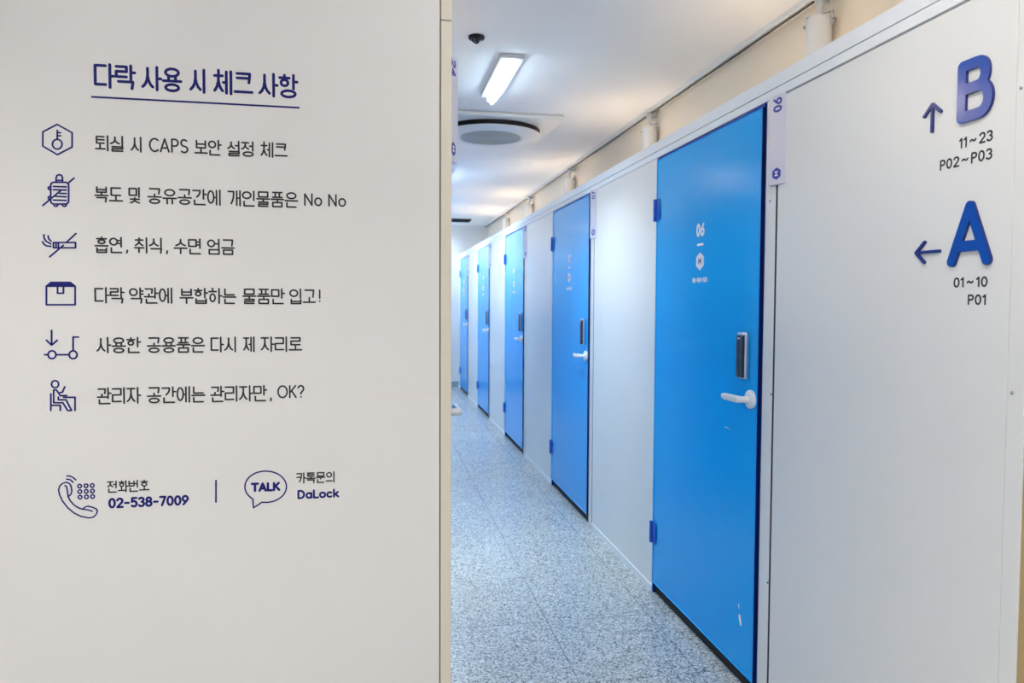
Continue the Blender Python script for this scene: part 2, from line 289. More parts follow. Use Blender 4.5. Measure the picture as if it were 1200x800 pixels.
ICON = {
 'key': [[(-.7795,1.8435),(-.7458,1.8246),(-.7465,1.7893),(-.7800,1.7690),(-.8128,1.7887),(-.8121,1.8235),(-.7795,1.8435)], [(-.7690,1.7953),(-.7700,1.7907),(-.7724,1.7867),(-.7760,1.7839),(-.7803,1.7828),(-.7845,1.7836),(-.7880,1.7860),(-.7903,1.7898),(-.7911,1.7943),(-.7901,1.7989),(-.7877,1.8029),(-.7841,1.8057),(-.7798,1.8067),(-.7756,1.8060),(-.7721,1.8036),(-.7698,1.7998),(-.7690,1.7953)], [(-.7798,1.8067),(-.7794,1.8287)], [(-.7795,1.8231),(-.7720,1.8234)], [(-.7797,1.8156),(-.7721,1.8159)]],
 'lug': [[(-.7567,1.6558),(-.7573,1.6529),(-.7589,1.6504),(-.7612,1.6486),(-.7639,1.6480),(-.7906,1.6472),(-.7933,1.6477),(-.7955,1.6493),(-.7969,1.6517),(-.7974,1.6546),(-.7967,1.6931),(-.7961,1.6960),(-.7946,1.6985),(-.7923,1.7003),(-.7896,1.7009),(-.7629,1.7018),(-.7602,1.7013),(-.7580,1.6998),(-.7565,1.6974),(-.7560,1.6945),(-.7567,1.6558)], [(-.7844,1.7020),(-.7842,1.7121),(-.7823,1.7176),(-.7768,1.7203),(-.7713,1.7180),(-.7697,1.7127),(-.7699,1.7025)], [(-.7843,1.7058),(-.7698,1.7063)], [(-.7910,1.6905),(-.7613,1.6905)], [(-.7911,1.6826),(-.7615,1.6826)], [(-.7768,1.6739),(-.7616,1.6740)], [(-.7862,1.6663),(-.7618,1.6658)], [(-.7916,1.6570),(-.7619,1.6569)], [(-.7816,1.6462),(-.7823,1.6438),(-.7839,1.6420),(-.7861,1.6413),(-.7882,1.6419),(-.7898,1.6436),(-.7903,1.6460)], [(-.7621,1.6468),(-.7628,1.6444),(-.7644,1.6426),(-.7666,1.6419),(-.7688,1.6425),(-.7703,1.6442),(-.7709,1.6465)], [(-.7968,1.6896),(-.8020,1.6885),(-.8021,1.6832),(-.7969,1.6824)], [(-.7972,1.6660),(-.8024,1.6649),(-.8025,1.6595),(-.7973,1.6590)], [(-.8156,1.6427),(-.7973,1.6597),(-.7737,1.6816)], [(-.7583,1.6988),(-.7431,1.7129)]],
 'cig': [[(-.7932,1.5520),(-.7429,1.5530),(-.7431,1.5398),(-.7934,1.5389),(-.7932,1.5520)], [(-.7873,1.5521),(-.7875,1.5390)], [(-.7820,1.5522),(-.7822,1.5391)], [(-.8178,1.5536),(-.8145,1.5472),(-.8085,1.5433),(-.7992,1.5423)], [(-.8146,1.5710),(-.8140,1.5623),(-.8096,1.5546),(-.7991,1.5484)], [(-.8048,1.5683),(-.8039,1.5611),(-.7984,1.5551)], [(-.8026,1.5161),(-.7706,1.5457)], [(-.7638,1.5526),(-.7414,1.5755)]],
 'box': [[(-.8112,1.4434),(-.7456,1.4439),(-.7464,1.3975),(-.8120,1.3972),(-.8112,1.4434)], [(-.8112,1.4434),(-.8003,1.4528),(-.7567,1.4532),(-.7456,1.4439)], [(-.8031,1.4499),(-.7541,1.4503)], [(-.8058,1.4472),(-.7514,1.4477)], [(-.7859,1.4427),(-.7862,1.4260),(-.7728,1.4261),(-.7725,1.4428)]],
 'cart': [[(-.8014,1.3332),(-.8021,1.2970)], [(-.8135,1.3086),(-.8021,1.2964),(-.7893,1.3085)], [(-.7926,1.2722),(-.7934,1.2684),(-.7954,1.2652),(-.7984,1.2631),(-.8018,1.2624),(-.8053,1.2632),(-.8082,1.2653),(-.8101,1.2686),(-.8107,1.2724),(-.8099,1.2762),(-.8079,1.2794),(-.8049,1.2815),(-.8015,1.2823),(-.7980,1.2815),(-.7951,1.2793),(-.7932,1.2761),(-.7926,1.2722)], [(-.7441,1.2718),(-.7449,1.2680),(-.7469,1.2648),(-.7499,1.2626),(-.7534,1.2619),(-.7569,1.2627),(-.7599,1.2649),(-.7618,1.2682),(-.7624,1.2720),(-.7616,1.2758),(-.7596,1.2790),(-.7566,1.2812),(-.7531,1.2819),(-.7496,1.2811),(-.7467,1.2789),(-.7448,1.2757),(-.7441,1.2718)], [(-.8185,1.2725),(-.8107,1.2724)], [(-.7926,1.2722),(-.7624,1.2720)], [(-.7531,1.2819),(-.7525,1.3164),(-.7401,1.3163)]],
 'person': [[(-.7878,1.1982),(-.7885,1.1947),(-.7903,1.1918),(-.7930,1.1899),(-.7962,1.1893),(-.7993,1.1900),(-.8019,1.1920),(-.8036,1.1950),(-.8042,1.1984),(-.8035,1.2019),(-.8017,1.2048),(-.7990,1.2067),(-.7958,1.2073),(-.7927,1.2066),(-.7901,1.2046),(-.7884,1.2016),(-.7878,1.1982)], [(-.8061,1.1743),(-.8069,1.1324)], [(-.8066,1.1453),(-.7850,1.1448),(-.7852,1.1319)], [(-.7890,1.1659),(-.7891,1.1588),(-.7715,1.1585),(-.7593,1.1313),(-.7684,1.1315),(-.7790,1.1512),(-.8001,1.1516),(-.7995,1.1838),(-.7931,1.1837),(-.7845,1.1691),(-.7698,1.1694)], [(-.7858,1.1768),(-.7794,1.1780),(-.7738,1.1915)], [(-.7773,1.1650),(-.7507,1.1645),(-.7513,1.1312)]],
 'phone': [[(-.7695,.9134),(-.7646,.9185),(-.7624,.9264),(-.7635,.9379),(-.7674,.9461),(-.7753,.9496),(-.7834,.9467),(-.7899,.9408),(-.7929,.9312),(-.7911,.9188),(-.7842,.9017),(-.7725,.8843),(-.7583,.8703),(-.7423,.8607),(-.7246,.8559),(-.7132,.8574),(-.7066,.8643),(-.7036,.8721),(-.7056,.8776),(-.7128,.8819),(-.7257,.8862),(-.7322,.8842),(-.7380,.8795)], [(-.7783,.9412),(-.7744,.9384),(-.7725,.9268),(-.7712,.9126),(-.7665,.9018),(-.7579,.8907),(-.7484,.8832),(-.7404,.8796),(-.7275,.8769),(-.7154,.8727)], [(-.7734,.9658),(-.7646,.9645),(-.7575,.9598),(-.7524,.9543)], [(-.7741,.9573),(-.7664,.9558),(-.7616,.9520),(-.7593,.9484)]],
 'pad': [[(-.7397,.9382),(-.7406,.9354),(-.7428,.9338),(-.7455,.9339),(-.7476,.9357),(-.7484,.9386),(-.7475,.9413),(-.7453,.9430),(-.7426,.9429),(-.7405,.9410),(-.7397,.9382)], [(-.7248,.9383),(-.7257,.9355),(-.7279,.9339),(-.7306,.9340),(-.7328,.9358),(-.7335,.9387),(-.7327,.9414),(-.7305,.9431),(-.7278,.9430),(-.7256,.9411),(-.7248,.9383)], [(-.7104,.9384),(-.7113,.9356),(-.7135,.9340),(-.7162,.9341),(-.7184,.9359),(-.7192,.9388),(-.7183,.9416),(-.7161,.9432),(-.7134,.9431),(-.7112,.9413),(-.7104,.9384)], [(-.7394,.9240),(-.7403,.9212),(-.7425,.9196),(-.7452,.9197),(-.7474,.9215),(-.7481,.9244),(-.7473,.9271),(-.7451,.9288),(-.7424,.9287),(-.7402,.9268),(-.7394,.9240)], [(-.7246,.9241),(-.7255,.9213),(-.7277,.9196),(-.7304,.9197),(-.7325,.9216),(-.7333,.9244),(-.7324,.9272),(-.7302,.9289),(-.7275,.9287),(-.7254,.9269),(-.7246,.9241)], [(-.7102,.9242),(-.7110,.9214),(-.7133,.9197),(-.7160,.9198),(-.7181,.9217),(-.7189,.9245),(-.7180,.9273),(-.7158,.9290),(-.7131,.9289),(-.7110,.9270),(-.7102,.9242)], [(-.7392,.9099),(-.7401,.9072),(-.7423,.9055),(-.7450,.9056),(-.7471,.9075),(-.7479,.9103),(-.7470,.9131),(-.7448,.9148),(-.7421,.9146),(-.7400,.9128),(-.7392,.9099)], [(-.7243,.9100),(-.7252,.9072),(-.7274,.9056),(-.7301,.9057),(-.7323,.9075),(-.7331,.9104),(-.7322,.9132),(-.7300,.9148),(-.7273,.9147),(-.7251,.9129),(-.7243,.9100)], [(-.7099,.9101),(-.7108,.9073),(-.7130,.9056),(-.7157,.9058),(-.7179,.9076),(-.7187,.9105),(-.7178,.9132),(-.7156,.9149),(-.7129,.9148),(-.7107,.9129),(-.7099,.9101)]],
 'bubble': [[(-.3255,.8864),(-.3327,.8923),(-.3385,.8991),(-.3426,.9066),(-.3449,.9145),(-.3452,.9226),(-.3435,.9304),(-.3400,.9379),(-.3348,.9445),(-.3280,.9502),(-.3198,.9548),(-.3107,.9579),(-.3009,.9596),(-.2907,.9597),(-.2807,.9583),(-.2710,.9554),(-.2622,.9511),(-.2544,.9455),(-.2481,.9389),(-.2435,.9315),(-.2407,.9236),(-.2398,.9155),(-.2410,.9074),(-.2440,.8998),(-.2489,.8929),(-.2554,.8868),(-.2633,.8820),(-.2723,.8785),(-.2821,.8765),(-.2922,.8760),(-.3023,.8771),(-.3240,.8630),(-.3255,.8864)]],
 'divider': [[(-.4171,.9396),(-.4178,.8825)]],
}

# ------------------------------------------------------------------ the setting
XR = 1.3164          # face of the right-hand locker wall
XL = 0.199; XD = 0.196           # face of the left-hand locker wall
YP = 2.0             # face of the partition with the notice
HC = 2.66            # ceiling height
PITCH = 2.1          # one locker bay
YB = 12.0            # end wall of the corridor
NB = 5

def struct(name, bm, m, label, cat, parent=None, smooth=None):
    o = obj(name, bm, m, parent, smooth)
    return tag(o, label, cat, kind='structure')
def multi(*boxes, bev=0.0):
    bm = bmesh.new()
    for b in boxes: box(bm, *b, bev=bev, seg=1)
    return bm

struct('floor', multi((-2.6, 3.4, -2.6, YB + .1, -.1, 0)), 'floor', 'speckled grey terrazzo tile floor of the corridor', 'floor')
struct('ceiling', multi((-2.6, 3.4, -2.6, YB + .1, HC, HC + .1)), 'ceiling', 'flat white ceiling above the corridor', 'ceiling')
struct('wall_back', multi((-.5, 1.9, YB, YB + .1, 0, HC)), 'plaster', 'white wall closing the far end of the corridor', 'wall')
struct('baseboard_back', multi((XL, XR + .04, YB - .012, YB, 0, .09)), 'teal', 'grey green skirting along the far end wall', 'skirting')
struct('wall_outer', multi((1.80, 1.84, 1.34, YB, 0, HC)), 'tan', 'tan wall seen above the right-hand locker fronts', 'wall')
struct('wall_far_left', multi((-.325, -.285, 2.045, YB, 0, HC)), 'tan', 'tan wall behind the left-hand lockers', 'wall')
struct('wall_rear', multi((-2.6, 3.4, -2.6, -2.5, 0, HC)), 'plaster', 'white wall of the lobby opposite the corridor', 'wall')
struct('wall_lobby_left', multi((-2.6, -2.5, -2.5, YP, 0, HC)), 'plaster', 'white side wall of the lobby left of the notice', 'wall')
struct('wall_lobby_right', multi((3.3, 3.4, -2.5, 1.29, 0, HC)), 'plaster', 'white side wall of the lobby on the right', 'wall')
struct('wall_upper', multi((1.84, 3.3, 1.29, 1.33, 2.18, HC)), 'plaster', 'white wall above the tan board at the near end of the lockers', 'wall')
struct('wall_end', multi((XR + .0065, 3.3, 1.2895, 1.33, 0, 2.178)), 'board', 'tan board closing the near end of the right-hand lockers', 'wall')

# partition with the notice, its corner strip and the left corridor wall
struct('wall_front', multi((-2.5, .1665, YP, YP + .04, 0, HC), bev=.001), 'front', 'white partition facing the lobby, carrying the blue Korean notice', 'partition')
struct('trim_1', multi((.1695, XL, YP - .001, YP + .041, 0, 2.166), (.1695, XL, YP - .001, YP + .041, 2.169, HC), bev=.0012), 'strip', 'cream corner strip at the right edge of the white partition', 'trim')
struct('wall_left', multi((.16, XD - .001, YP + .042, 2.045, 0, 2.17), (.16, XD - .001, 2.045, 2.195, 0, 2.17), (.16, XD - .001, 2.195, YB, 2.10, 2.17), *[(.16, XD - .001, 3.222 + PITCH * k, 2.195 + PITCH * (k + 1) if k < 4 else YB, 0, 2.10) for k in range(5)]), 'panel', 'white left-hand locker wall behind the partition', 'wall')

# right-hand locker wall: posts, wall panels, fascia, skirting
wr = empty('wall_right', (XR, 1.3, 0)); tag(wr, 'white panelled locker wall along the right of the corridor', 'wall', kind='structure')
def rel(o, root):
    o.parent = root; o.matrix_parent_inverse = Matrix.Translation(-root.location); return o
rel(obj('corner_strip', multi((XR, XR + .006, 1.2885, 1.3295, 0, 2.094), bev=.001), 'panel'), wr)
rel(obj('wall_panel', multi((XR, XR + .03, 1.3305, 2.255, .0, 2.094), bev=.0012), 'panel'), wr)
rel(obj('gap_backing', multi((XR + .022, XR + .04, 1.30, 2.33, 0, 2.10)), 'gap'), wr)  # dark backing whose colour gives the shade in the panel gaps
for k in range(NB):
    o = PITCH * k
    y1 = 4.355 + o if k < NB - 1 else YB
    rel(obj('gap_shade', multi((XR + .0015, XR + .022, 2.2555 + o, 2.2675 + o, .0, 2.094)), 'gap'), wr)  # dark strip painted in for the shade of the open gap
    rel(obj('post', multi((XR, XR + .04, 2.268 + o, 2.3325 + o, 0, 2.098), bev=.0012), 'panel'), wr)
    rel(obj('wall_panel', multi((XR, XR + .03, 3.333 + o, y1, 0, 2.098), bev=.0012), 'panel'), wr)
    if k < NB - 1: rel(obj('gap_backing', multi((XR + .02, XR + .04, 4.34 + o, 4.40 + o, 0, 2.098)), 'gap'), wr)
def screw(y, z):
    bm = bmesh.new(); lathe(bm, [(.0, .0026), (.002, .0026), (.0042, .0012), (.0042, -.001)], (XR, y, z), (-1, 0, 0), 14)
    rel(obj('screw', bm, 'chrome', smooth=40), wr)
for y, z in ((1.318, 1.859), (1.317, 1.223), (1.317, .55), (2.300, 1.757), (2.272, 1.10), (2.272, .45)): screw(y, z)
struct('trim_2', multi((XR, XR + .04, 1.2885, YB, 2.1005, 2.1305), bev=.001), 'fascia', 'lower white fascia rail above the blue doors', 'trim')
struct('trim_3', multi((XR, XR + .04, 1.2885, YB, 2.1335, 2.178), (XR + .012, XR + .04, 1.2885, YB, 2.1300, 2.1340)), 'fascia', 'upper white fascia rail capping the right-hand locker wall', 'trim')
bs = bmesh.new(); box(bs, XR - .004, XR, 1.2885, 2.255, 0, .03)
for k in range(NB): box(bs, XR - .004, XR, 3.333 + PITCH * k, 4.355 + PITCH * k if k < NB - 1 else YB - .013, 0, .03)
struct('baseboard_right', bs, 'fascia', 'low white skirting strip under the right-hand wall panels', 'skirting')
struct('bounce_board_right', multi((XR + .042, 1.798, 1.335, YB, 2.03, 2.05)), 'plaster', 'unseen white board added over the right-hand lockers to bounce the track light', 'bounce board')  # unseen, added to throw the lamp light up onto wall and ceiling

# ------------------------------------------------------------------ locker doors
def door(side, number):
    """built around x = 0 (wall face, +x into the locker), y = 0 at the handle-side edge of the leaf, hinge side at y = .973."""
    d = empty('door', (0, 0, 0)); s = side
    def X(a, b): return (min(a, b), max(a, b))
    W = .973
    fr = bmesh.new()
    box(fr, .006, .04, -.012, .001, .0, 2.098); box(fr, -.001, .04, W + .002, W + .012, .0, 2.098); box(fr, -.001, .04, -.001, W + .002, 2.088, 2.098)
    obj('door_frame', fr, 'blue_frame', d)
    # leaf: folded sheet with a shallow lip round the face
    bm = bmesh.new(); x0, x1, y0, y1, z0, z1 = -.008, .03, .004, W - .002, .055, 2.084
    box(bm, x0, x1, y0, y1, z0, z1)
    bm.faces.ensure_lookup_table(); f = min(bm.faces, key=lambda f: f.calc_center_median().x)
    r = bmesh.ops.inset_region(bm, faces=[f], thickness=.016, depth=0); f2 = f
    r = bmesh.ops.inset_region(bm, faces=[f2], thickness=.004, depth=-.0035)
    es = [e for e in bm.edges if all(abs(v.co.x - x0) < 1e-6 for v in e.verts) and (all(abs(v.co.y - y0) < 1e-6 or abs(v.co.y - y1) < 1e-6 for v in e.verts) or all(abs(v.co.z - z0) < 1e-6 or abs(v.co.z - z1) < 1e-6 for v in e.verts))]
    bmesh.ops.bevel(bm, geom=es, offset=.0025, segments=2, affect='EDGES')
    lf = obj('door_leaf', bm, 'blue', d)
    se = obj('leaf_edge_shade', multi((-.0084, .004, -.0005, .0042, .055, 2.084)), 'edge_shade', lf); se['label'] = 'dark navy strip standing for shade along the leaf edge'  # strip coloured as the shaded edge of the leaf
    xf = -.0045   # face of the recessed sheet
    obj('threshold', multi((.012, .04, -.001, W + .002, 0, .052)), 'dark', d)  # near-black: the shade of the gap under the leaf is in its colour
    for z in (1.848, .30):
        bm = bmesh.new(); lathe(bm, [(0, -.052), (.0085, -.052), (.0095, -.05), (.0095, -.0185), (.008, -.018), (.008, -.0165), (.0095, -.016), (.0095, .016), (.008, .0165), (.008, .018), (.0095, .0185), (.0095, .05), (.0085, .052), (0, .052)], (-.012, W + .004, z), (0, 0, 1), 16)
        h = obj('hinge', bm, 'blue_hinge', d, 40)
        bm = bmesh.new(); box(bm, -.0105, -.0085, W - .046, W - .002, z - .05, z + .05, bev=.0006, seg=1)
        obj('hinge_plate', bm, 'blue_hinge', h)
    # digital lock
    bm = bmesh.new(); box(bm, -.024, xf, .068, .128, 1.135, 1.305, bev=.006, seg=3)
    lk = obj('digital_lock', bm, 'chrome', d, 40); lk['label'] = 'satin chrome lock body'
    bm = bmesh.new(); box(bm, -.030, -.020, .073, .127, 1.139, 1.294, bev=.005, seg=3)
    c = obj('lock_cover', bm, 'black_gloss', lk, 40); c['label'] = 'glossy black sliding cover'
    bm = bmesh.new(); box(bm, -.0306, -.0295, .096, .110, 1.279, 1.284); obj('indicator', bm, 'sticker', c)
    # lever handle
    bm = bmesh.new(); lathe(bm, [(.0335, 0), (.0335, .007), (.031, .0105), (.026, .0125), (.016, .0135), (0, .0135)], (xf, .051, 1.066), (-1, 0, 0), 36)
    hd = obj('handle', bm, 'white_plastic', d, 40); hd['label'] = 'white round handle rose'
    bm = bmesh.new(); lathe(bm, [(.0115, .010), (.0115, .052), (.008, .057), (0, .058)], (xf, .051, 1.066), (-1, 0, 0), 20)
    n = 9; rings = []
    for i in range(n):
        t = i / (n - 1); y = .043 + .136 * t; hh = .0135 - .0012 * t; hw = .0085
        if t in (0, 1): hh *= .72; hw *= .72
        cx = xf - .047; cz = 1.066 - .002 * t
        rings.append([bm.verts.new((cx + hw * math.cos(a) * (abs(math.cos(a)) ** -.35 if abs(math.cos(a)) > .05 else 1), y, cz + hh * math.sin(a) * (abs(math.sin(a)) ** -.35 if abs(math.sin(a)) > .05 else 1))) for a in [2 * PI * j / 16 for j in range(16)]])
    for p, q in zip(rings, rings[1:]):
        for j in range(16): bm.faces.new((p[j], q[j], q[(j + 1) % 16], p[(j + 1) % 16]))
    bm.faces.new(rings[0][::-1]); bm.faces.new(rings[-1])
    obj('lever', bm, 'white_plastic', hd, 50)
    return d, xf
def door_marks(d, xf, number, s):
    """white number, dash, hexagon badge and size line on the leaf; s = reading direction along y."""
    yc = .492
    pl = Plane((xf, yc, 0), (0, s, 0), (0, 0, 1)) if s < 0 else Plane((xf, yc, 0), (0, s, 0), (0, 0, 1))
    if pl.n.x > 0: pl.n = -pl.n
    bm = bmesh.new(); word(bm, pl, number, -.041, .041, 1.683, 1.738, .0125, .0006, .16); obj('door_number', bm, 'sticker', d)
    bm = bmesh.new(); stroke(bm, pl, [(-.026, 1.650), (.026, 1.650)], .009, .0006); obj('dash', bm, 'sticker', d)
    bm = bmesh.new(); prism(bm, [pl(.041 * math.sin(PI * i / 3), 1.581 + .037 * math.cos(PI * i / 3)) for i in range(6)], pl.n * .0008)
    hx = obj('hexagon_badge', bm, 'sticker', d)
    bm = bmesh.new(); word(bm, pl, 'M', -.015, .015, 1.568, 1.594, .006, .0012); obj('badge_letter', bm, 'sign_blue', hx)
    bm = bmesh.new(); word(bm, pl, '80-100-120', -.072, .072, 1.494, 1.514, .0045, .0006, .1); obj('size_line', bm, 'sticker', d)

where = ['nearest blue locker door with the white number 06 on it', 'blue locker door next beyond the door numbered 06',
         'third blue locker door along the right wall counting from the nearest', 'fourth blue locker door, second to last before the far end wall',
         'farthest and narrowest looking blue locker door, next to the far end wall']
proto, XF = door(1, '06')
doors = []
for k in range(NB):
    d = proto if k == 0 else copy_tree(proto)
    doors.append(d)
d24 = copy_tree(proto)
for k, d in enumerate(doors):
    d.name = 'door_%d' % (k + 1); d.location = (XR, 2.345 + PITCH * k, 0)
    tag(d, where[k], 'door', group='blue locker doors', kind='structure')
    door_marks(d, XF, '%02d' % (6 + k), -1)
# mirrored door in the left-hand wall: only its lever shows past the partition
d24.name = 'door_6'; d24.location = (XD - .001, 2.207, 0); d24.scale = (-1, 1, 1)
tag(d24, 'blue locker door in the left wall, only its white lever showing past the partition', 'door', kind='structure')
for k in range(1, 5):
    d = copy_tree(d24); d.name = 'door_%d' % (6 + k); d.location = (XD - .001, 2.207 + PITCH * k, 0)
    tag(d, 'blue locker door of the left wall, hidden behind the white partition', 'door', group='left-hand blue locker doors', kind='structure')
# chips in the paint of the nearest door
sc = bmesh.new()
for P in ([(.118, .255), (.108, .262), (.100, .250), (.094, .226), (.104, .222), (.112, .238)], [(.120, .29), (.116, .30), (.113, .28)], [(.20, .932), (.25, .935), (.25, .932)]):
    prism(sc, [(XF, y, z) for y, z in P], (-.0003, 0, 0))
obj('paint_chip', sc, 'sticker', doors[0])['label'] = 'whitish paint chips and scratch'

# ------------------------------------------------------------------ number signs beside the doors
def wedge_sign(number, loc, side):
    """three-sided sign; side 1: on the right wall, read upwards; -1: on the left wall, read downwards."""
    s = side; r = empty('number_sign', loc)
    bm = bmesh.new(); N = Vector((0, 0, 0)); A = Vector((-.020 * s, .073, 0)); B = Vector((0, .094, 0))
    if s < 0: A = Vector((.034, .073, 0))
    prism(bm, [N, A, B] if s > 0 else [B, A, N], (0, 0, .296)); bmesh.ops.bevel(bm, geom=bm.edges[:], offset=.0012, segments=1, affect='EDGES')
    obj('sign_body', bm, 'sign', r)
    v = (A - N).normalized(); u = Vector((0, 0, s)); L = (A - N).length
    pl = Plane(N, u, v)
    c = L * .5
    a = .262 if s > 0 else -.262
    bm = bmesh.new(); word(bm, pl, number, a - .026, a + .026, c - .019, c + .019, .0072, .0006, .16); obj('sign_number', bm, 'sign_blue', r)
    a = .036 * s
    bm = bmesh.new(); prism(bm, [pl(a + .0205 * math.cos(PI * i / 3), c + .0205 * math.sin(PI * i / 3)) for i in range(6)], pl.n * .0006)
    hx = obj('sign_badge', bm, 'sign_blue', r)
    bm = bmesh.new(); word(bm, pl, 'M', a - .009, a + .009, c - .008, c + .008, .0032, .0011); obj('badge_letter', bm, 'sticker', hx)
    return r
sl = ['vertical lilac sign reading 06 beside the nearest blue door', 'small lilac number sign beside the second blue door from the front',
      'small number sign beside the third blue door from the front', 'tiny number sign beside the fourth blue door from the front',
      'tiny number sign beside the farthest blue door']
for k in range(NB):
    r = wedge_sign('%02d' % (6 + k), (XR, 2.2115 + PITCH * k, 1.804), 1)
    tag(r, sl[k], 'sign', group='locker number signs')
tag(wedge_sign('24', (XD - .001, 2.046, 1.806), -1), 'lilac sign reading 24 sticking out past the edge of the white partition', 'sign')

# ------------------------------------------------------------------ track and spot lamps above the locker wall
XT, ZT = 1.744, HC - .022
bm = bmesh.new()
box(bm, XT - .018, XT - .006, 1.5, YB - .02, ZT, HC); box(bm, XT + .006, XT + .018, 1.5, YB - .02, ZT, HC); box(bm, XT - .006, XT + .006, 1.5, YB - .02, ZT + .012, HC)
tr = obj('lamp_track', bm, 'metal_white'); tag(tr, 'thin white lamp track running along the ceiling above the lockers', 'track')
obj('slot_shade', multi((XT + .0035, XT + .0175, 1.5, YB - .02, ZT - .0006, ZT + .0005)), 'gap', tr)  # dark strip for the slot and the shaded underside of the track
def spot(loc):
    r = empty('track_spotlight', loc)
    bm = bmesh.new(); box(bm, -.017, .017, -.05, .05, -.022, -.0005, bev=.003); lathe(bm, [(0, 0), (.014, 0), (.014, .03), (.010, .036), (.010, .055), (0, .055)], (0, 0, -.02), (0, 0, -1), 18)
    obj('adaptor', bm, 'metal_white', r, 40)
    bm = bmesh.new(); box(bm, -.0025, .0025, -.014, .014, -.10, -.06, bev=.001); box(bm, -.054, .054, -.008, .008, -.073, -.070); box(bm, -.054, -.0508, -.008, .008, -.125, -.070); box(bm, .0508, .054, -.008, .008, -.125, -.070)
    obj('bracket', bm, 'metal_white', r)
    bm = bmesh.new(); lathe(bm, [(0, -.088), (.046, -.088), (.048, -.090), (.048, -.255), (.046, -.257), (.043, -.255), (.043, -.246), (0, -.246)], (0, 0, 0), (0, 0, 1), 40)
    b = obj('lamp_body', bm, 'metal_white', r, 40)
    bm = bmesh.new(); lathe(bm, [(0, -.2475), (.0425, -.2475), (.0425, -.2525), (0, -.2535)], (0, 0, 0), (0, 0, 1), 32)
    obj('lens', bm, 'lens_warm', b, 40)
    bm = bmesh.new()
    bm.free()
    for sx in (-1, 1):
        bm = bmesh.new(); lathe(bm, [(0, .012), (.006, .011), (.0075, .008), (.0075, .0), (0, .0)], (sx * .054, 0, -.108), (sx, 0, 0), 14); obj('knob', bm, 'steel', r, 40)
    ld = bpy.data.lights.new('spot_light', 'SPOT'); ld.energy = P_SPOT; ld.color = C_WARM; ld.spot_size = math.radians(85); ld.spot_blend = .6; ld.shadow_soft_size = .04
    lo = bpy.data.objects.new('spot_light', ld); COL.objects.link(lo); lo.parent = r; lo.location = (0, 0, -.262)
    return r
def aim(s, deg):
    '''tilt the lamp head on its bracket pins.'''
    R = Matrix.Rotation(math.radians(-deg), 4, 'X'); p = Vector((0, 0, -.108))
    for c in s.children:
        if c.name.startswith('lamp_body') or c.type == 'LIGHT':
            if c.type == 'LIGHT': c.data = LEFT
            c.location = p + R @ (c.location - p); c.rotation_euler = (math.radians(-deg), 0, 0)
s0 = spot((XT, 2.70, ZT))
LEFT = bpy.data.lights.new('spot_light', 'SPOT'); LEFT.energy = P_LEFT; LEFT.color = C_WARM; LEFT.spot_size = math.radians(135); LEFT.spot_blend = .9; LEFT.shadow_soft_size = .04
names = ['largest white cylinder spotlight hanging at the top edge of the picture', 'white cylinder spotlight above the nearest blue door\'s far corner',
         'white cylinder spotlight above the second blue door from the front', 'small white spotlight on the track above the third blue door', 'smallest white spotlight visible at the far end of the track']
for k, y in enumerate((2.70, 4.56, 6.56, 8.40, 9.98)):
    s = s0 if k == 0 else copy_tree(s0)
    s.location = (XT, y, ZT); s.rotation_euler.z = math.radians(-58); tag(s, names[k], 'lamp', group='track spotlights')
bm = bmesh.new(); XT2 = -.229
box(bm, XT2 - .018, XT2 - .006, 2.1, YB - .02, ZT, HC); box(bm, XT2 + .006, XT2 + .018, 2.1, YB - .02, ZT, HC); box(bm, XT2 - .006, XT2 + .006, 2.1, YB - .02, ZT + .012, HC)
tag(obj('lamp_track', bm, 'metal_white'), 'white lamp track over the left-hand lockers, behind the partition', 'track')
for k, y in enumerate((3.2, 5.5, 7.5, 9.4)):
    s = copy_tree(s0); s.location = (XT2, y, ZT); s.rotation_euler.z = PI / 2; aim(s, 38); tag(s, 'white cylinder spotlight over the left-hand lockers, behind the partition', 'lamp', group='track spotlights of the left-hand lockers')
struct('bounce_board_left', multi((-.283, .158, 2.045, YB, 2.03, 2.05)), 'plaster', 'unseen white board added over the left-hand lockers to bounce the track light', 'bounce board')  # mirrored unseen board, added to bounce the left lamps' light

# ------------------------------------------------------------------ ceiling fittings
def batten(name, lens, L, loc, label, power, rot=0, spread=130):
    r = empty(name, loc); r.rotation_euler.z = rot
    obj('housing', boxm(-.062, .062, -L / 2, L / 2, -.024, -.0005, bev=.003), 'housing', r)
    bm = bmesh.new(); n = 8; R = .027; h = L / 2 - .035
    top = []; pts = [(R * math.cos(PI * i / n + 0), h + R * math.sin(PI * i / n)) for i in range(n + 1)] + [(-R * math.cos(PI * i / n), -h - R * math.sin(PI * i / n)) for i in range(n + 1)]
    prism(bm, [(x, y, -.072) for x, y in pts], (0, 0, .049))
    bot = [e for e in bm.edges if all(v.co.z < -.07 for v in e.verts)]; bmesh.ops.bevel(bm, geom=bot, offset=.018, segments=4, affect='EDGES')
    obj('lens', bm, lens, r, 40)
    ld = bpy.data.lights.new('batten_light', 'AREA'); ld.shape = 'RECTANGLE'; ld.size = .06; ld.size_y = L - .06; ld.spread = math.radians(spread); ld.energy = power; ld.color = C_COOL if lens == 'lens_cool' else C_LOBBY
    lo = bpy.data.objects.new('batten_light', ld); COL.objects.link(lo); lo.parent = r; lo.location = (0, 0, -.074)
    return tag(r, label, 'lamp')
batten('ceiling_batten', 'lens_cool', .72, (.672, 4.03, HC), 'short glowing white batten lamp on the corridor ceiling', P_COOL, spread=100)
batten('ceiling_batten', 'lens_cool', .72, (.64, 7.30, HC), 'glowing batten lamp on the ceiling beyond the round air conditioner, behind the sign reading 24', P_COOL * 1.3, spread=140)
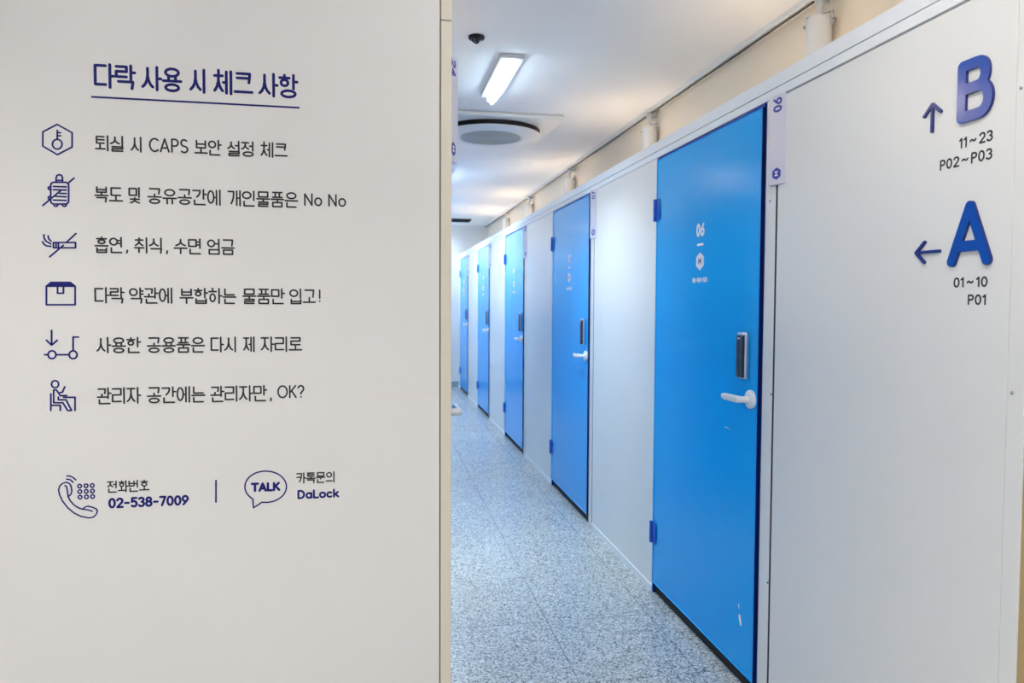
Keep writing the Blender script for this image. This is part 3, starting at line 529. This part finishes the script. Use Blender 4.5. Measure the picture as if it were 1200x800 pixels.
batten('ceiling_batten', 'lens_cool', .72, (.64, 9.45, HC), 'farthest glowing batten lamp on the ceiling, near the black slot vent', P_COOL * 1.3, spread=150)
batten('ceiling_batten', 'lens_cool', .72, (.64, 11.72, HC), 'unseen batten lamp added at the far end of the ceiling to light the end wall', P_COOL * 1.7, spread=170)  # added lamp, hidden from view, brightens the end wall
batten('ceiling_batten', 'lens_lobby', .72, (.66, 1.35, HC), 'unseen batten lamp added over the corridor mouth to brighten the near panel', P_COOL * .12)  # added lamp above the view, lifts the near panel and fascia
for i, (x, y) in enumerate(((-1.15, .55), (-.2, -1.1), (.75, .25), (2.3, -.6))):
    batten('lobby_batten', 'lens_lobby', 1.1, (x, y, HC), ['glowing batten lamp on the lobby ceiling in front of the notice', 'glowing batten lamp at the rear of the lobby ceiling', 'glowing batten lamp on the lobby ceiling at the corridor mouth', 'glowing batten lamp at the right of the lobby ceiling'][i], P_LOBBY * (1.25, 1.25, .4, .15)[i])

# round-faced cassette air conditioner
ac = empty('ceiling_air_conditioner', (.80, 5.22, HC)); tag(ac, 'square ceiling air conditioner with a black ring around a round grey centre', 'air conditioner')
obj('panel', boxm(-.43, .43, -.43, .43, -.030, -.0005, bev=.010, seg=3), 'metal_white', ac)
bm = bmesh.new(); lathe(bm, [(.352, -.029), (.352, -.064), (.338, -.064), (.338, -.029)], (0, 0, 0), (0, 0, 1), 72); obj('air_outlet', bm, 'black', ac, 30)
bm = bmesh.new(); lathe(bm, [(.340, -.060), (.356, -.062), (.356, -.066), (.335, -.074), (.235, -.080), (.235, -.076), (0, -.076)], (0, 0, 0), (0, 0, 1), 72); obj('cover_disc', bm, 'metal_white', ac, 30)
bm = bmesh.new(); lathe(bm, [(0, -.0765), (.215, -.0765), (.215, -.080), (0, -.080)], (0, 0, 0), (0, 0, 1), 64)
for i in range(1, 9): lathe(bm, [(.024 * i, -.080), (.024 * i, -.0825), (.024 * i + .006, -.0825), (.024 * i + .006, -.080)], (0, 0, 0), (0, 0, 1), 48)
obj('intake_grille', bm, 'grille', ac, 30)

# black sensor
se = empty('ceiling_sensor', (.462, 3.47, HC)); tag(se, 'small black round sensor on the ceiling near the batten lamp', 'sensor')
bm = bmesh.new(); lathe(bm, [(0, -.0005), (.038, -.0005), (.038, -.010), (.034, -.014), (0, -.014)], (0, 0, 0), (0, 0, 1), 32); obj('base', bm, 'black', se, 40)
bm = bmesh.new(); lathe(bm, [(.026, -.014), (.023, -.022), (.014, -.030), (.006, -.034), (0, -.0345)], (0, 0, 0), (0, 0, 1), 28); obj('dome', bm, 'black_gloss', se, 40)

# linear slot vent near the end wall
sv = empty('slot_vent', (.90, 11.2, HC)); tag(sv, 'long black slot vent across the ceiling near the far end wall', 'vent')
bm = bmesh.new(); box(bm, -.50, .50, -.15, -.13, -.02, -.0005); box(bm, -.50, .50, .13, .15, -.02, -.0005); box(bm, -.50, -.48, -.13, .13, -.02, -.0005); box(bm, .48, .50, -.13, .13, -.02, -.0005)
obj('vent_frame', bm, 'black', sv)
bm = bmesh.new(); box(bm, -.48, .48, -.13, .13, -.004, -.0005)
for i in range(5): box(bm, -.48, .48, -.10 + .05 * i - .004, -.10 + .05 * i + .004, -.018, -.004)
obj('vent_blade', bm, 'black', sv)

# ------------------------------------------------------------------ the notice on the partition
PN = Plane((0, YP, 0), (1, 0, 0), (0, 0, 1))
def lettering(name, words, wd, m, label, cat='lettering', group=None, th=.0005):
    bm = bmesh.new()
    for t, x0, x1, z0, z1 in words: word(bm, PN, t, x0, x1, z0, z1, wd, th)
    o = obj(name, bm, m); return tag(o, label, cat, group)
def picto(name, keys, wd, label):
    bm = bmesh.new()
    for k in keys:
        for p in ICON[k]: stroke(bm, PN, p, wd, .0005)
    return tag(obj(name, bm, 'navy'), label, 'pictogram', 'navy pictograms beside the notice lines')
T = (1.937, 2.0006)
bm = bmesh.new()
for t, x0, x1 in (('다락', -.6942, -.5955), ('사용', -.5844, -.4858), ('시', -.4707, -.4268), ('체크', -.4129, -.3133), ('사항', -.3025, -.2017)): word(bm, PN, t, x0, x1, *T, .0070, .0005)
tag(obj('heading', bm, 'navy'), 'large navy blue Korean heading at the top of the white partition', 'lettering')
bm = bmesh.new(); stroke(bm, PN, [(-.699, 1.9152), (-.2012, 1.9145)], .0045, .0005); tag(obj('underline', bm, 'navy'), 'thin navy line drawn under the large Korean heading', 'line')
LZ = [(1.7815, 1.8222), (1.6536, 1.6956), (1.5276, 1.5694), (1.4005, 1.4426), (1.2746, 1.3164), (1.1450, 1.1886)]
ROWS = [
 ([('퇴실', -.6943, -.6247), ('시', -.6121, -.5823), ('CAPS', -.5697, -.4730, .003, -.0015), ('보안', -.4607, -.3935), ('설정', -.3809, -.3116), ('체크', -.2982, -.2295)], 'charcoal Korean line with a capital letter word, beside the hexagon key pictogram'),
 ([('복도', -.6975, -.6304), ('및', -.6184, -.5881), ('공유공간에', -.5743, -.3948), ('개인물품은', -.3811, -.2037), ('No', -.1918, -.1421, .006, -.0025), ('No', -.1300, -.0803, .006, -.0025)], 'charcoal Korean line ending in No No, beside the suitcase pictogram'),
 ([('흡연', -.6996, -.6313), (',', -.6275, -.6195, .004, -.001), ('취식', -.6076, -.5370), (',', -.5325, -.5250, .004, -.001), ('수면', -.5134, -.4437), ('엄금', -.4323, -.3633)], 'charcoal Korean line with two commas, beside the crossed out cigarette pictogram'),
 ([('다락', -.7017, -.6305), ('약관에', -.6211, -.5150), ('부합하는', -.5009, -.3605), ('물품만', -.3471, -.2394), ('입고', -.2293, -.1604), ('!', -.1553, -.1473, .006, -.002)], 'charcoal Korean line ending in an exclamation mark, beside the box pictogram'),
 ([('사용한', -.6994, -.5936), ('공용품은', -.5807, -.4392), ('다시', -.4266, -.3600), ('제', -.3466, -.3149), ('자리로', -.3026, -.1961)], 'charcoal Korean line of five words, beside the arrow and cart pictogram'),
 ([('관리자', -.7004, -.5954), ('공간에는', -.5825, -.4395), ('관리자만', -.4291, -.2865), (',', -.2811, -.2740, .004, -.001), ('OK?', -.2628, -.1909, .007, -.0015)], 'charcoal Korean line ending in OK and a question mark, beside the seated person pictogram'),
]
for (ws, lab), (z0, z1) in zip(ROWS, LZ):
    lettering('notice_line', [(q[0], q[1], q[2], z0 + (q[3] if len(q) > 3 else 0), z1 + (q[4] if len(q) > 3 else 0)) for q in ws], .0042, 'ink', lab, group='charcoal notice lines')
picto('key_pictogram', ['key'], .0040, 'navy hexagon with a key inside, topmost pictogram of the column')
picto('suitcase_pictogram', ['lug'], .0040, 'navy striped suitcase pictogram crossed by a slanting line')
picto('cigarette_pictogram', ['cig'], .0040, 'navy smoking cigarette pictogram crossed by a slanting line')
picto('box_pictogram', ['box'], .0042, 'navy closed cardboard box pictogram')
picto('cart_pictogram', ['cart'], .0042, 'navy hand cart pictogram with a down arrow above it')
picto('person_pictogram', ['person'], .0040, 'navy pictogram of a person sitting at a desk, lowest in the column')
picto('telephone_pictogram', ['phone', 'pad'], .0034, 'navy telephone receiver pictogram with nine key dots')
sb = picto('speech_bubble', ['bubble'], .0036, 'navy speech bubble outline with TALK inside')
bm = bmesh.new(); word(bm, PN, 'TALK', -.3305, -.2545, .905, .930, .0062); obj('bubble_lettering', bm, 'navy', sb)
lettering('telephone_caption', [('전화번호', -.680, -.5786, .918, .9494)], .0034, 'ink', 'small charcoal Korean caption above the phone number')
lettering('telephone_number', [('02-538-7009', -.6794, -.4829, .8775, .9050)], .0056, 'navy', 'bold navy phone number below the small Korean caption')
bm = bmesh.new(); stroke(bm, PN, ICON['divider'][0], .0040, .0005); tag(obj('divider', bm, 'navy'), 'short upright navy line between phone number and speech bubble', 'line')
lettering('chat_caption', [('카톡문의', -.2147, -.1130, .9221, .9528)], .0034, 'ink', 'small charcoal Korean caption right of the speech bubble')
lettering('chat_name', [('DaLock', -.2136, -.1026, .8809, .9056)], .0052, 'navy', 'bold navy Latin name right of the speech bubble')
bm = bmesh.new(); stroke(bm, PN, [(-.02, 1.1607), (.06, 1.1596), (.163, 1.1585)], .0009, .0002); tag(obj('scratch', bm, 'strip'), 'faint thin scratch across the white partition beside its cream strip', 'scratch')

# ------------------------------------------------------------------ direction lettering on the nearest right-hand panel
PR = Plane((XR, 0, 0), (0, -1, 0), (0, 0, 1))
def raised(name, strokes, wd, th, m, face, label, cat):
    bm = bmesh.new()
    for p in strokes: stroke(bm, PR, [(-y, z) for y, z in p], wd, th, 8)
    o = tag(obj(name, bm, m, None, 30), label, cat)
    bm = bmesh.new()
    for p in strokes: stroke(bm, PR, [(-y, z) for y, z in p], wd - .0006, .0004, 8, th + .0013)
    obj(name.replace('raised_', '') + '_face', bm, face, o); return o
def bowl(y0, y1, zc, rz, n=12):
    return [(y0 - (y0 - y1) * math.sin(PI * i / n) ** .75, zc + rz * math.cos(PI * i / n)) for i in range(n + 1)]
raised('raised_letter', [[(1.4710, 1.8335), (1.4710, 1.9480)], [(1.4710, 1.9480), (1.432, 1.9480)] + bowl(1.432, 1.4065, 1.9215, .0265) + [(1.4710, 1.8950)], [(1.4710, 1.8950), (1.428, 1.8950)] + bowl(1.428, 1.3965, 1.8642, .0307) + [(1.4710, 1.8335)]], .0250, .005, 'acrylic_navy', 'acrylic', 'raised glossy blue letter B at the upper right', 'letter')
raised('raised_letter', [[(1.4880, 1.5075), (1.4385, 1.6300), (1.3885, 1.5075)], [(1.4700, 1.5410), (1.4070, 1.5410)]], .0245, .005, 'acrylic_navy', 'acrylic', 'raised glossy blue letter A on the right panel', 'letter')
raised('raised_arrow', [[(1.5625, 1.8245), (1.5625, 1.8880)], [(1.5890, 1.8655), (1.5625, 1.8890), (1.5360, 1.8655)]], .0075, .0035, 'acrylic_navy', 'acrylic_navy', 'raised navy arrow pointing up beside the letter B', 'arrow')
raised('raised_arrow', [[(1.5285, 1.5355), (1.6035, 1.5355)], [(1.5765, 1.5600), (1.6045, 1.5355), (1.5765, 1.5110)]], .0075, .0035, 'acrylic_navy', 'acrylic_navy', 'raised navy arrow pointing left beside the letter A', 'arrow')
for t, y0, y1, z0, z1, lab in (('11~23', 1.4815, 1.3850, 1.7652, 1.7898, 'small charcoal numbers 11 to 23 just below the letter B'), ('P02~P03', 1.5385, 1.3850, 1.7255, 1.7505, 'small charcoal numbers P02 to P03, second line below the letter B'),
                               ('01~10', 1.4865, 1.3870, 1.4474, 1.4712, 'small charcoal numbers 01 to 10 just below the letter A'), ('P01', 1.4435, 1.3890, 1.4076, 1.4316, 'small charcoal number P01 at the bottom right of the letters')):
    bm = bmesh.new(); word(bm, PR, t, -y0, -y1, z0, z1, .0040, .0005, .14); tag(obj('direction_numbers', bm, 'ink'), lab, 'lettering')
